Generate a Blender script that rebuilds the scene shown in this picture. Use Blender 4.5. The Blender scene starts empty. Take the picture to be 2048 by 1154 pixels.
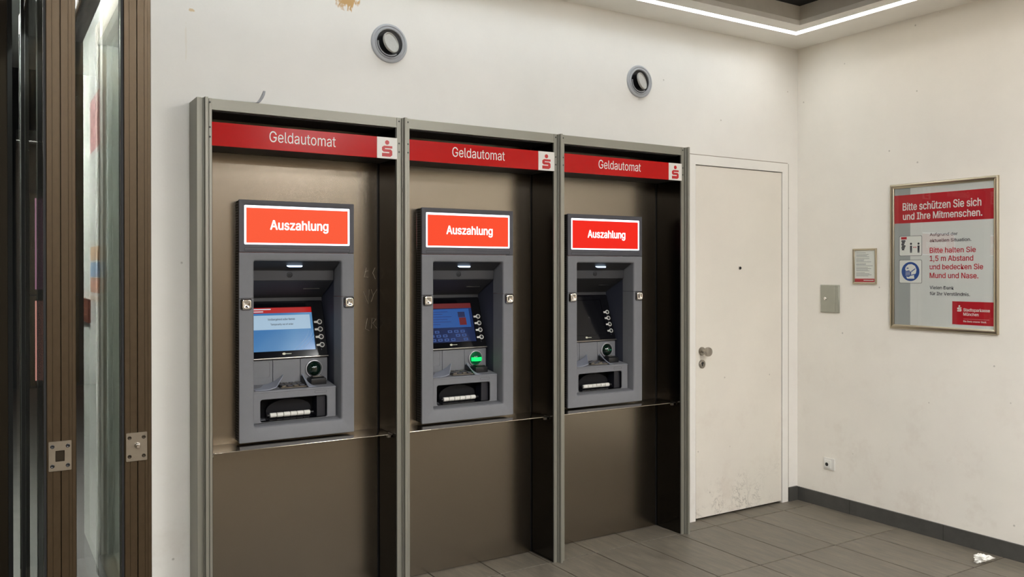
import bpy, bmesh, math, random
from mathutils import Vector, Matrix
random.seed(7)
S = bpy.context.scene
COL = S.collection

# ------------------------------------------------------------------ camera, world, lights, exposure
cam_d = bpy.data.cameras.new('camera')
cam = bpy.data.objects.new('camera', cam_d)
COL.objects.link(cam)
cr = Vector((0.847650875, -0.530553907, -0.000739006))
cu = Vector((0.00229943, 0.00228084, 0.99999476))
cf = Vector((0.53054944, 0.84764813, -0.00315333))
M = Matrix((cr, cu, -cf)).transposed().to_4x4()
M.translation = Vector((-4.61449, -3.77200, 1.53))
cam.matrix_world = M
cam_d.sensor_width = 36.0
cam_d.lens = 1687.89 * 36.0 / 2048.0
cam_d.shift_y = -(577.0 - 546.76) / 2048.0
cam_d.clip_start = 0.05
S.camera = cam

S.view_settings.view_transform = 'Standard'
S.view_settings.look = 'None'
S.view_settings.gamma = 1.0
S.view_settings.use_curve_mapping = False
S.view_settings.exposure = -0.1

W = bpy.data.worlds.new('night_sky')
S.world = W
W.use_nodes = True
W.node_tree.nodes['Background'].inputs[0].default_value = (0.030, 0.032, 0.036, 1)
W.node_tree.nodes['Background'].inputs[1].default_value = 1.0

LED_POWER = 21.0        # emission of the led line in the ceiling slot
LAMP_POWER = 77.0       # emission of the unseen square lamps added over the room
LED_COLOR = (0.86, 0.94, 1.0)
LED_COLOR_R = (1.0, 0.965, 0.91)
LAMP_COLOR = (1.0, 0.995, 0.985)

# ------------------------------------------------------------------ helpers
def lin(c):
    c = c / 255.0
    return c / 12.92 if c <= 0.04045 else ((c + 0.055) / 1.055) ** 2.4
def rgb(r, g, b): return (lin(r), lin(g), lin(b), 1.0)

def new_mat(name):
    m = bpy.data.materials.new(name)
    m.use_nodes = True
    nt = m.node_tree
    return m, nt, nt.nodes['Principled BSDF']

def N(nt, t, **kw):
    n = nt.nodes.new(t)
    for k, v in kw.items():
        if k in n.inputs: n.inputs[k].default_value = v
        else: setattr(n, k, v)
    return n

def mat(name, col, rough=0.5, metal=0.0, spec=0.5, var=0.0, vscale=8.0, stretch=(1, 1, 1), bump=0.0, bscale=200.0, coat=0.0, rvar=0.0):
    m, nt, p = new_mat(name)
    p.inputs['Base Color'].default_value = col
    p.inputs['Roughness'].default_value = rough
    p.inputs['Metallic'].default_value = metal
    p.inputs['Specular IOR Level'].default_value = spec
    p.inputs['Coat Weight'].default_value = coat
    p.inputs['Coat Roughness'].default_value = 0.06
    tc = N(nt, 'ShaderNodeNewGeometry')
    if var > 0 or rvar > 0:
        mp = N(nt, 'ShaderNodeMapping'); mp.inputs['Scale'].default_value = stretch
        nt.links.new(tc.outputs['Position'], mp.inputs['Vector'])
        no = N(nt, 'ShaderNodeTexNoise', Scale=vscale, Detail=6.0, Roughness=0.6)
        nt.links.new(mp.outputs[0], no.inputs['Vector'])
    if var > 0:
        mr = N(nt, 'ShaderNodeMapRange')
        mr.inputs[1].default_value = 0.3; mr.inputs[2].default_value = 0.7
        mr.inputs[3].default_value = 1 - var; mr.inputs[4].default_value = 1 + var
        nt.links.new(no.outputs['Fac'], mr.inputs[0])
        mx = N(nt, 'ShaderNodeVectorMath', operation='SCALE')
        mx.inputs[0].default_value = col[:3]
        nt.links.new(mr.outputs[0], mx.inputs['Scale'])
        nt.links.new(mx.outputs[0], p.inputs['Base Color'])
    if rvar > 0:
        mr = N(nt, 'ShaderNodeMapRange')
        mr.inputs[1].default_value = 0.3; mr.inputs[2].default_value = 0.7
        mr.inputs[3].default_value = rough - rvar; mr.inputs[4].default_value = rough + rvar
        nt.links.new(no.outputs['Fac'], mr.inputs[0]); nt.links.new(mr.outputs[0], p.inputs['Roughness'])
    if bump > 0:
        nb = N(nt, 'ShaderNodeTexNoise', Scale=bscale, Detail=3.0)
        nt.links.new(tc.outputs['Position'], nb.inputs['Vector'])
        b = N(nt, 'ShaderNodeBump', Strength=bump, Distance=0.002)
        nt.links.new(nb.outputs['Fac'], b.inputs['Height']); nt.links.new(b.outputs[0], p.inputs['Normal'])
    return m

def emit(name, col, strength, base=None):
    m, nt, p = new_mat(name)
    p.inputs['Base Color'].default_value = base or (0.02, 0.02, 0.02, 1)
    p.inputs['Roughness'].default_value = 0.3
    p.inputs['Specular IOR Level'].default_value = 0.15
    p.inputs['Emission Color'].default_value = col
    p.inputs['Emission Strength'].default_value = strength
    return m

def glass(name, tint, ior=1.5, rough=0.0):
    m = bpy.data.materials.new(name); m.use_nodes = True
    nt = m.node_tree; nt.nodes.clear()
    o = N(nt, 'ShaderNodeOutputMaterial'); t = N(nt, 'ShaderNodeBsdfTransparent'); t.inputs[0].default_value = tint
    g = N(nt, 'ShaderNodeBsdfGlossy'); g.inputs['Roughness'].default_value = rough; g.inputs[0].default_value = (1, 1, 1, 1)
    f = N(nt, 'ShaderNodeFresnel'); gm = N(nt, 'ShaderNodeNewGeometry')
    ir = N(nt, 'ShaderNodeMapRange'); ir.inputs[3].default_value = ior; ir.inputs[4].default_value = 1.0 / ior
    nt.links.new(gm.outputs['Backfacing'], ir.inputs[0]); nt.links.new(ir.outputs[0], f.inputs['IOR'])
    mx = N(nt, 'ShaderNodeMixShader')
    nt.links.new(f.outputs[0], mx.inputs[0]); nt.links.new(t.outputs[0], mx.inputs[1]); nt.links.new(g.outputs[0], mx.inputs[2])
    nt.links.new(mx.outputs[0], o.inputs[0])
    return m

# mounting frames: local axes (a right, b up, c out of the wall)
def frame_atm(x, y, z): return Matrix(((1, 0, 0, x), (0, 0, -1, y), (0, 1, 0, z), (0, 0, 0, 1)))
def frame_right(x, y, z): return Matrix(((0, 0, -1, x), (-1, 0, 0, y), (0, 1, 0, z), (0, 0, 0, 1)))

def link(name, bm, m, parent=None, smooth=None):
    bmesh.ops.recalc_face_normals(bm, faces=bm.faces[:])
    me = bpy.data.meshes.new(name); bm.to_mesh(me); bm.free()
    mats = m if isinstance(m, (list, tuple)) else [m]
    for k in mats: me.materials.append(k)
    if smooth:
        for p in me.polygons: p.use_smooth = True
        me.set_sharp_from_angle(angle=math.radians(smooth))
    o = bpy.data.objects.new(name, me); COL.objects.link(o)
    if parent: o.parent = parent
    return o

def empty(name, mtx):
    o = bpy.data.objects.new(name, None); COL.objects.link(o)
    o.empty_display_size = 0.1; o.matrix_world = mtx
    return o

def tag(o, label=None, cat=None, group=None, kind=None):
    if label: o['label'] = label
    if cat: o['category'] = cat
    if group: o['group'] = group
    if kind: o['kind'] = kind
    return o

def box(bm, a0, a1, b0, b1, c0, c1, bevel=0.0, seg=2):
    r = bmesh.ops.create_cube(bm, size=1.0)
    vs = r['verts']
    for v in vs:
        v.co = Vector(((a0 + a1) / 2 + v.co.x * (a1 - a0), (b0 + b1) / 2 + v.co.y * (b1 - b0), (c0 + c1) / 2 + v.co.z * (c1 - c0)))
    if bevel > 0:
        es = list({e for v in vs for e in v.link_edges})
        bmesh.ops.bevel(bm, geom=es, offset=bevel, segments=seg, profile=0.6, affect='EDGES')
def mkbox(name, m, parent, a0, a1, b0, b1, c0, c1, bevel=0.0, seg=2):
    bm = bmesh.new(); box(bm, a0, a1, b0, b1, c0, c1, bevel, seg)
    return link(name, bm, m, parent, 40 if bevel else None)

def rrect(a0, a1, b0, b1, r, c, seg=4):
    r = max(r, 1e-5); pts = []
    for cx, cy, s in ((a1 - r, b1 - r, 0), (a0 + r, b1 - r, 90), (a0 + r, b0 + r, 180), (a1 - r, b0 + r, 270)):
        for i in range(seg + 1):
            t = math.radians(s + 90 * i / seg)
            pts.append((cx + r * math.cos(t), cy + r * math.sin(t), c))
    return pts

def stack(bm, loops, cap0=False, cap1=False, closed=True):
    vs = [[bm.verts.new(p) for p in L] for L in loops]
    n = len(vs[0])
    for A, B in zip(vs[:-1], vs[1:]):
        for i in range(n if closed else n - 1):
            j = (i + 1) % n
            bm.faces.new((A[i], A[j], B[j], B[i]))
    if cap0: bm.faces.new(vs[0])
    if cap1: bm.faces.new(vs[-1][::-1])
    return vs

def lathe(bm, prof, seg=32, mtx=None, cap0=False, cap1=False):
    """prof: (radius, c) pairs turned about the c axis"""
    loops = []
    for r, c in prof:
        loops.append([(r * math.cos(2 * math.pi * i / seg), r * math.sin(2 * math.pi * i / seg), c) for i in range(seg)])
    if mtx: loops = [[tuple(mtx @ Vector(p)) for p in L] for L in loops]
    stack(bm, loops, cap0, cap1)

def prism(bm, poly, a0, a1):
    """poly in (d, b) with d = depth into the wall, extruded along a"""
    stack(bm, [[(a0, b, -d) for d, b in poly], [(a1, b, -d) for d, b in poly]], True, True)

def plate(bm, poly, c0, c1):
    stack(bm, [[(x, y, c0) for x, y in poly], [(x, y, c1) for x, y in poly]], True, True)

def tube(bm, pts, r, seg=8, mtx=None):
    loops = []
    P = [Vector(p) for p in pts]
    for i, p in enumerate(P):
        t = (P[min(i + 1, len(P) - 1)] - P[max(i - 1, 0)]).normalized()
        u = t.orthogonal().normalized() if i == 0 else (u - t * u.dot(t)).normalized()
        w = t.cross(u)
        loops.append([tuple(p + r * (math.cos(2 * math.pi * k / seg) * u + math.sin(2 * math.pi * k / seg) * w)) for k in range(seg)])
    stack(bm, loops, True, True)

try:
    FONT = bpy.data.fonts.load(bpy.utils.resource_path('LOCAL') + '/datafiles/fonts/Inter.woff2')   # ships with Blender
except Exception:
    FONT = None
def text(name, s, m, parent, a0, a1, base, c, height=None, bold=0.0, mtx=None, thick=0.0004):
    """flat lettering fitted between a0 and a1 with its baseline at base; height = height of the word's tallest letter"""
    cu_ = bpy.data.curves.new(name, 'FONT'); cu_.body = s; cu_.size = 1.0; cu_.extrude = 0.01; cu_.resolution_u = 3
    if FONT: cu_.font = FONT
    t = bpy.data.objects.new(name, cu_); COL.objects.link(t)
    dg = bpy.context.evaluated_depsgraph_get()
    me = bpy.data.meshes.new_from_object(t.evaluated_get(dg))
    bpy.data.objects.remove(t); bpy.data.curves.remove(cu_)
    xs = [v.co.x for v in me.vertices]; ys = [v.co.y for v in me.vertices]
    x0, x1, y1 = min(xs), max(xs), max(ys)
    sx = (a1 - a0) / (x1 - x0); sy = sx if height is None else height / y1
    for v in me.vertices:
        co = Vector((a0 + (v.co.x - x0) * sx, base + v.co.y * sy, c + (0.5 + v.co.z * 50) * thick))
        v.co = mtx @ co if mtx else co
    if bold:
        bmb = bmesh.new(); e = bold * sx
        ad, bd = (mtx.to_3x3() @ Vector((1, 0, 0)), mtx.to_3x3() @ Vector((0, 1, 0))) if mtx else (Vector((1, 0, 0)), Vector((0, 1, 0)))
        nd = (mtx.to_3x3() @ Vector((0, 0, 1))) if mtx else Vector((0, 0, 1))
        for qi, (ex, ey) in enumerate(((-1, 0), (1, 0), (0, .8), (0, -.8), (.7, .6), (-.7, .6), (.7, -.6), (-.7, -.6))):
            n0 = len(bmb.verts); bmb.from_mesh(me); bmb.verts.ensure_lookup_table()
            for v in bmb.verts[n0:]: v.co += ad * (ex * e) + bd * (ey * e) + nd * (qi * 2.5e-5)
        bmb.to_mesh(me); bmb.free()
    me.materials.append(m); me.name = name
    o = bpy.data.objects.new(name, me); COL.objects.link(o)
    if parent: o.parent = parent
    return o

# ------------------------------------------------------------------ materials
def wall_material(name, col, stain=False):
    m, nt, p = new_mat(name)
    g = N(nt, 'ShaderNodeNewGeometry')
    n1 = N(nt, 'ShaderNodeTexNoise', Scale=1.7, Detail=8.0, Roughness=0.62)
    nt.links.new(g.outputs['Position'], n1.inputs['Vector'])
    r1 = N(nt, 'ShaderNodeMapRange'); r1.inputs[1].default_value = 0.3; r1.inputs[2].default_value = 0.7; r1.inputs[3].default_value = 0.95; r1.inputs[4].default_value = 1.03
    nt.links.new(n1.outputs['Fac'], r1.inputs[0])
    sc = N(nt, 'ShaderNodeVectorMath', operation='SCALE'); sc.inputs[0].default_value = col[:3]
    nt.links.new(r1.outputs[0], sc.inputs['Scale'])
    out = sc.outputs[0]
    # small dark specks and chips
    v = N(nt, 'ShaderNodeTexVoronoi', Scale=6.0); nt.links.new(g.outputs['Position'], v.inputs['Vector'])
    rs = N(nt, 'ShaderNodeMapRange'); rs.inputs[1].default_value = 0.022; rs.inputs[2].default_value = 0.040; rs.inputs[3].default_value = 0.45; rs.inputs[4].default_value = 0.0
    nt.links.new(v.outputs['Distance'], rs.inputs[0])
    mx = N(nt, 'ShaderNodeMix', data_type='RGBA'); mx.inputs[7].default_value = rgb(120, 112, 98)
    nt.links.new(rs.outputs[0], mx.inputs[0]); nt.links.new(out, mx.inputs[6]); out = mx.outputs[2]
    # faint scuffs low on the wall
    sx = N(nt, 'ShaderNodeSeparateXYZ'); nt.links.new(g.outputs['Position'], sx.inputs[0])
    zr = N(nt, 'ShaderNodeMapRange'); zr.inputs[1].default_value = 0.15; zr.inputs[2].default_value = 1.3; zr.inputs[3].default_value = 0.2; zr.inputs[4].default_value = 0.0
    nt.links.new(sx.outputs['Z'], zr.inputs[0])
    n2 = N(nt, 'ShaderNodeTexNoise', Scale=4.0, Detail=7.0, Roughness=0.7); nt.links.new(g.outputs['Position'], n2.inputs['Vector'])
    nr = N(nt, 'ShaderNodeMapRange'); nr.inputs[1].default_value = 0.52; nr.inputs[2].default_value = 0.72
    nt.links.new(n2.outputs['Fac'], nr.inputs[0])
    mu = N(nt, 'ShaderNodeMath', operation='MULTIPLY'); nt.links.new(zr.outputs[0], mu.inputs[0]); nt.links.new(nr.outputs[0], mu.inputs[1])
    mx2 = N(nt, 'ShaderNodeMix', data_type='RGBA'); mx2.inputs[7].default_value = rgb(176, 150, 128)
    nt.links.new(mu.outputs[0], mx2.inputs[0]); nt.links.new(out, mx2.inputs[6]); out = mx2.outputs[2]
    if stain:
        def blob(center, scale, thr, colr, amount, nscale, prev, stretch=(1, 1, 1)):
            mp = N(nt, 'ShaderNodeVectorMath', operation='SUBTRACT'); mp.inputs[1].default_value = center
            nt.links.new(g.outputs['Position'], mp.inputs[0])
            ms = N(nt, 'ShaderNodeVectorMath', operation='MULTIPLY'); ms.inputs[1].default_value = scale
            nt.links.new(mp.outputs[0], ms.inputs[0])
            ln = N(nt, 'ShaderNodeVectorMath', operation='LENGTH'); nt.links.new(ms.outputs[0], ln.inputs[0])
            st = N(nt, 'ShaderNodeVectorMath', operation='MULTIPLY'); st.inputs[1].default_value = stretch
            nt.links.new(mp.outputs[0], st.inputs[0])
            no = N(nt, 'ShaderNodeTexNoise', Scale=nscale, Detail=5.0, Distortion=1.2); nt.links.new(st.outputs[0], no.inputs['Vector'])
            ad = N(nt, 'ShaderNodeMath', operation='MULTIPLY_ADD'); nt.links.new(no.outputs['Fac'], ad.inputs[0]); ad.inputs[1].default_value = 1.6; nt.links.new(ln.outputs['Value'], ad.inputs[2])
            rr = N(nt, 'ShaderNodeMapRange'); rr.inputs[1].default_value = thr; rr.inputs[2].default_value = thr + 0.22; rr.inputs[3].default_value = amount; rr.inputs[4].default_value = 0.0
            nt.links.new(ad.outputs[0], rr.inputs[0])
            mm = N(nt, 'ShaderNodeMix', data_type='RGBA'); mm.inputs[7].default_value = colr
            nt.links.new(rr.outputs[0], mm.inputs[0]); nt.links.new(prev, mm.inputs[6])
            return mm.outputs[2]
        out = blob((-3.165, 0, 2.815), (13, 1, 14), 1.42, rgb(188, 138, 40), 0.85, 22, out, (1.6, 1, 0.9))
        out = blob((-3.862, 0, 2.640), (60, 1, 95), 1.35, rgb(205, 172, 110), 0.7, 40, out)
        out = blob((-3.885, 0, 2.50), (160, 1, 9), 1.30, rgb(214, 196, 160), 0.18, 30, out)
    nt.links.new(out, p.inputs['Base Color'])
    p.inputs['Roughness'].default_value = 0.42
    p.inputs['Specular IOR Level'].default_value = 0.45
    nb = N(nt, 'ShaderNodeTexNoise', Scale=90.0, Detail=3.0); nt.links.new(g.outputs['Position'], nb.inputs['Vector'])
    b = N(nt, 'ShaderNodeBump', Strength=0.12, Distance=0.002)
    nt.links.new(nb.outputs['Fac'], b.inputs['Height']); nt.links.new(b.outputs[0], p.inputs['Normal'])
    return m

WALL = wall_material('wall_paint', rgb(236, 233, 227), True)
WALL_R = wall_material('wall_paint_cream', rgb(243, 238, 228))

def door_material():
    m = wall_material('door_paint', rgb(228, 222, 211))
    nt = m.node_tree; p = nt.nodes['Principled BSDF']
    src = p.inputs['Base Color'].links[0].from_socket
    g = N(nt, 'ShaderNodeNewGeometry'); sx = N(nt, 'ShaderNodeSeparateXYZ'); nt.links.new(g.outputs['Position'], sx.inputs[0])
    zr = N(nt, 'ShaderNodeMapRange'); zr.inputs[1].default_value = 0.02; zr.inputs[2].default_value = 0.34; zr.inputs[3].default_value = 1.0; zr.inputs[4].default_value = 0.0
    nt.links.new(sx.outputs['Z'], zr.inputs[0])
    no = N(nt, 'ShaderNodeTexNoise', Scale=9.0, Detail=8.0, Roughness=0.7, Distortion=2.5); nt.links.new(g.outputs['Position'], no.inputs['Vector'])
    a = N(nt, 'ShaderNodeMath', operation='SUBTRACT'); a.inputs[1].default_value = 0.5; nt.links.new(no.outputs['Fac'], a.inputs[0])
    ab = N(nt, 'ShaderNodeMath', operation='ABSOLUTE'); nt.links.new(a.outputs[0], ab.inputs[0])
    rr = N(nt, 'ShaderNodeMapRange'); rr.inputs[1].default_value = 0.004; rr.inputs[2].default_value = 0.018; rr.inputs[3].default_value = 0.75; rr.inputs[4].default_value = 0.0
    nt.links.new(ab.outputs[0], rr.inputs[0])
    n3 = N(nt, 'ShaderNodeTexNoise', Scale=5.0, Detail=2.0); nt.links.new(g.outputs['Position'], n3.inputs['Vector'])
    r3 = N(nt, 'ShaderNodeMapRange'); r3.inputs[1].default_value = 0.45; r3.inputs[2].default_value = 0.6; nt.links.new(n3.outputs['Fac'], r3.inputs[0])
    mu = N(nt, 'ShaderNodeMath', operation='MULTIPLY'); nt.links.new(zr.outputs[0], mu.inputs[0]); nt.links.new(rr.outputs[0], mu.inputs[1])
    mu2 = N(nt, 'ShaderNodeMath', operation='MULTIPLY'); nt.links.new(mu.outputs[0], mu2.inputs[0]); nt.links.new(r3.outputs[0], mu2.inputs[1])
    mx = N(nt, 'ShaderNodeMix', data_type='RGBA'); mx.inputs[7].default_value = rgb(88, 80, 68)
    nt.links.new(mu2.outputs[0], mx.inputs[0]); nt.links.new(src, mx.inputs[6]); nt.links.new(mx.outputs[2], p.inputs['Base Color'])
    return m
DOOR = door_material()

def tile_material():
    m, nt, p = new_mat('floor_tile')
    g = N(nt, 'ShaderNodeNewGeometry'); oi = N(nt, 'ShaderNodeObjectInfo')
    ad = N(nt, 'ShaderNodeVectorMath', operation='ADD'); nt.links.new(g.outputs['Position'], ad.inputs[0])
    sc = N(nt, 'ShaderNodeVectorMath', operation='SCALE'); sc.inputs[0].default_value = (3, 7, 11); nt.links.new(oi.outputs['Random'], sc.inputs['Scale'])
    nt.links.new(sc.outputs[0], ad.inputs[1])
    mp = N(nt, 'ShaderNodeMapping'); mp.inputs['Scale'].default_value = (14.0, 2.2, 1.0); nt.links.new(ad.outputs[0], mp.inputs['Vector'])
    n1 = N(nt, 'ShaderNodeTexNoise', Scale=2.4, Detail=9.0, Roughness=0.68, Distortion=0.6); nt.links.new(mp.outputs[0], n1.inputs['Vector'])
    cr_ = N(nt, 'ShaderNodeValToRGB')
    cr_.color_ramp.elements[0].position = 0.30; cr_.color_ramp.elements[0].color = rgb(84, 78, 69)
    cr_.color_ramp.elements[1].position = 0.72; cr_.color_ramp.elements[1].color = rgb(128, 120, 107)
    nt.links.new(n1.outputs['Fac'], cr_.inputs[0])
    mr = N(nt, 'ShaderNodeMapRange'); mr.inputs[3].default_value = 0.92; mr.inputs[4].default_value = 1.08; nt.links.new(oi.outputs['Random'], mr.inputs[0])
    vs = N(nt, 'ShaderNodeVectorMath', operation='SCALE'); nt.links.new(cr_.outputs[0], vs.inputs[0]); nt.links.new(mr.outputs[0], vs.inputs['Scale'])
    nt.links.new(vs.outputs[0], p.inputs['Base Color'])
    rr = N(nt, 'ShaderNodeMapRange'); rr.inputs[1].default_value = 0.3; rr.inputs[2].default_value = 0.7; rr.inputs[3].default_value = 0.38; rr.inputs[4].default_value = 0.55
    nt.links.new(n1.outputs['Fac'], rr.inputs[0]); nt.links.new(rr.outputs[0], p.inputs['Roughness'])
    b = N(nt, 'ShaderNodeBump', Strength=0.25, Distance=0.002); nt.links.new(n1.outputs['Fac'], b.inputs['Height']); nt.links.new(b.outputs[0], p.inputs['Normal'])
    return m
TILE = tile_material()

def brushed(name, col, rough, stretch, var=0.10, aniso=0.0, bump=0.05):
    m = mat(name, col, rough, 1.0, bump=bump, bscale=420.0)
    return m

GROUT = mat('grout', rgb(30, 27, 23), 0.9)
SKIRT = mat('skirting_tile', rgb(74, 73, 70), 0.45, var=0.12, vscale=14, bump=0.1)
SOFFIT = mat('soffit_paint', rgb(242, 239, 232), 0.6, var=0.03, vscale=3)
FASCIA = mat('fascia_paint', rgb(205, 200, 190), 0.7, var=0.05, vscale=9)
CEIL = mat('ceiling_black', rgb(22, 22, 23), 0.9)
STEEL = brushed('brushed_steel', rgb(138, 129, 116), 0.26, (1, 1, 2))
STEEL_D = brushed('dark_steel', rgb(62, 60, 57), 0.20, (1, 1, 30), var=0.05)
ALU = mat('anodised_frame', rgb(148, 146, 136), 0.46, 0.55, var=0.04, vscale=3.0, stretch=(1, 1, 0.4))
ALU_D = brushed('anodised_frame_shadow_joint', rgb(88, 84, 74), 0.45, (1, 1, 0.4), var=0.04)
LEDGE = brushed('polished_ledge', rgb(176, 168, 156), 0.13, (20, 1, 1), var=0.05)
CHROME = mat('chrome', rgb(225, 222, 218), 0.12, 1.0)
SATIN = mat('satin_steel', rgb(168, 162, 152), 0.32, 1.0, var=0.06, vscale=30)
BLACKM = mat('dark_metal_interior', rgb(26, 25, 25), 0.6, var=0.1, vscale=6)
RED = mat('sign_red', rgb(190, 0, 0), 0.2, spec=0.2)
WHITE_P = mat('print_white', rgb(235, 232, 226), 0.35)
LOGO_R = mat('emblem_red', rgb(190, 10, 16), 0.3)
PLAST = mat('machine_grey_plastic', rgb(118, 119, 124), 0.55, var=0.03, vscale=30, bump=0.25, bscale=700)
PLAST_D = mat('machine_dark_plastic', rgb(76, 76, 83), 0.5, var=0.03, vscale=30, bump=0.2, bscale=700)
LINER = mat('recess_blue_grey', rgb(54, 57, 70), .5, bump=0.2, bscale=700)
SHIELD = mat('shield_silver', rgb(138, 143, 156), .38)
HOOD = mat('hood_dark_plastic', rgb(50, 50, 53), 0.55, bump=0.2, bscale=700)
BLACKP = mat('black_plastic', rgb(17, 17, 20), 0.35)
RUBBER = mat('black_rubber', rgb(14, 14, 15), 0.7)
GLOSSB = mat('black_glass', rgb(7, 7, 12), 0.10, spec=0.28)
WHITEB = mat('white_plastic', rgb(226, 224, 218), 0.35)
BRONZE = mat('bronze_anodised', rgb(71, 58, 41), 0.45, 0.65, var=0.10, vscale=90, stretch=(1, 1, 0.6), rvar=0.06)
BRONZE_D = mat('bronze_dark', rgb(46, 38, 27), 0.45, 0.6)
DGLASS = glass('leaf_glass', (0.94, 0.97, 0.95, 1), 1.35)
PGLASS = glass('picture_glass', (0.97, 0.98, 0.97, 1), 1.38)
PAPER = mat('poster_paper', rgb(222, 221, 219), 0.5)
PAPER_G = mat('poster_grey_band', rgb(168, 170, 170), 0.5)
P_RED = mat('poster_red', rgb(188, 20, 38), 0.45)
P_REDT = mat('poster_red_text', rgb(196, 32, 52), 0.5)
P_INK = mat('poster_ink', rgb(46, 46, 58), 0.5)
P_WHITE = mat('poster_white', rgb(236, 234, 230), 0.5)
P_BLUE = mat('poster_blue', rgb(22, 72, 150), 0.5)
FRAME_C = mat('champagne_frame', rgb(190, 180, 158), 0.28, 1.0, var=0.03, vscale=5)
VENT_G = mat('vent_grey', rgb(172, 174, 178), 0.4, var=0.03, vscale=40)
VENT_L = mat('vent_nozzle', rgb(172, 170, 164), 0.4, 0.2, var=.06, vscale=60)
BOXG = mat('grey_steel_box', rgb(168, 168, 154), 0.4, 0.3, var=0.04, vscale=20)

# ------------------------------------------------------------------ the setting
HC = 3.007
def sbox(name, m, parent, x0, x1, y0, y1, z0, z1, kind='structure', bevel=0):
    o = mkbox(name, m, parent, x0, x1, y0, y1, z0, z1, bevel)
    if not parent and kind: o['kind'] = kind
    return o

# floor slab with a grout bed where the tiles lie, and the tiles one by one
bm = bmesh.new()
box(bm, -7.6, 0.2, -6.6, 0.35, -0.12, -0.010)
floor = link('floor', bm, GROUT); floor['kind'] = 'structure'
TX, TY = 0.302, 0.610
tmesh = {}
y1 = -0.133
rows = [(0.35, y1)] + [(y1 - k * TY, y1 - (k + 1) * TY) for k in range(0, 4)]
xs = [0.0] + [-0.293 - TX * k for k in range(0, 25)]
def tile(x0, x1, ya, yb):
    w, h = round(x1 - x0, 3), round(ya - yb, 3)
    key = (w, h)
    if key not in tmesh:
        b = bmesh.new(); box(b, 0.0033, w - 0.0033, 0.0033, h - 0.0033, -0.0095, 0.0, 0.0012, 1)
        me = bpy.data.meshes.new('tile'); bmesh.ops.recalc_face_normals(b, faces=b.faces[:]); b.to_mesh(me); b.free(); me.materials.append(TILE)
        tmesh[key] = me
    o = bpy.data.objects.new('tile', tmesh[key]); COL.objects.link(o)
    o.parent = floor; o.location = (x0, yb, random.uniform(-0.0004, 0.0002))
for i in range(len(xs) - 1):
    for ya, yb in rows:
        if xs[i] < -4.6: continue
        tile(xs[i + 1], xs[i], ya, yb)
# floor further back in the room, same tiles too far out of view to pick apart
bm = bmesh.new(); box(bm, -7.6, 0.0, -6.6, y1 - 4 * TY, -0.0095, 0.0)
box(bm, -7.6, xs[16] - 0.001 if xs[16] < -4.6 else xs[17], y1 - 4 * TY, 0.35, -0.0095, 0.0)
link('tile_field', bm, TILE, floor)['kind'] = 'stuff'

# wall with the machines: pieces around the surround's recess and the door
bm = bmesh.new()
box(bm, -4.12, -3.840, 0, 0.25, 0, 3.3)
box(bm, -3.840, -1.150, 0, 0.25, 2.215, 3.3)
box(bm, -1.150, -1.010, 0, 0.25, 0, 3.3)
box(bm, -1.010, -0.100, 0, 0.25, 2.236, 3.3)
box(bm, -0.100, 0.0, 0, 0.25, 0, 3.3)
box(bm, -3.840, -1.010, 0.60, 0.65, 0, 3.3)
box(bm, -1.010, -0.100, 0.08, 0.12, 0, 2.236)
wb = link('wall_back', bm, WALL); wb['kind'] = 'structure'
sbox('wall_right', WALL_R, None, 0.0, 0.2, -6.6, 0.25, 0, 3.3)
sbox('wall_rear', mat('rear_wall_stone', rgb(150, 136, 118), .6, var=.1, vscale=3), None, -7.6, 0.2, -6.8, -6.6, 0, 3.3)
sbox('wall_left', mat('left_wall_dark', rgb(92, 84, 74), .6, var=.1, vscale=3), None, -7.8, -7.6, -6.8, 0.25, 0, 3.3)
rw = sbox('wall_return', mat('return_wall_paint', rgb(236, 236, 229), .6), None, -4.12, -3.95, 0.25, 3.2, 0, 3.3)

# lowered ceiling border with a slot for the led line, fascia, dark ceiling above
def ring_box(bm, ox, oy, ix, iy, z0, z1):
    """L shaped border along the machine wall and the right wall: from offsets o to i off the walls"""
    box(bm, -4.55, -ox, -iy, -oy, z0, z1)
    box(bm, -ix, -ox, -6.6, -iy, z0, z1)
bm = bmesh.new()
ring_box(bm, 0.0, 0.0, 0.288, 0.224, HC, HC + 0.10)
ring_box(bm, 0.349, 0.272, 0.445, 0.379, HC, HC + 0.030)
ring_box(bm, 0.288, 0.224, 0.349, 0.272, HC + 0.026, HC + 0.10)
sf = link('ceiling', bm, SOFFIT); sf['kind'] = 'structure'
bm = bmesh.new()
box(bm, -4.55, -0.4350, -0.3790, -0.3690, HC + 0.0305, HC + 0.115)
box(bm, -0.4450, -0.4350, -6.6, -0.3790, HC + 0.0305, HC + 0.115)
link('ceiling_fascia', bm, FASCIA, sf)
bm = bmesh.new(); box(bm, -7.6, 0.0, -6.6, 0.0, HC + 0.116, HC + 0.15)
link('ceiling_deck', bm, CEIL, sf)
bm = bmesh.new(); box(bm, -7.6, -0.445, -6.6, -6.2, HC, HC + 0.10); link('ceiling_border', bm, SOFFIT, sf)
LEDM = emit('led_diffuser', (*LED_COLOR, 1), LED_POWER)
bm = bmesh.new(); box(bm, -4.5, -0.322, -0.268, -0.228, HC + 0.0180, HC + 0.0250)
o = link('led_strip', bm, LEDM)
tag(o, 'bright linear ceiling light running above the cash machines', 'light')
bm = bmesh.new(); box(bm, -0.324, -0.289, -6.5, -0.240, HC + 0.0180, HC + 0.0250)
o = link('led_strip', bm, emit('led_diffuser_warm', (*LED_COLOR_R, 1), LED_POWER))
tag(o, 'bright linear ceiling light running along the right wall above the poster', 'light')

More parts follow.
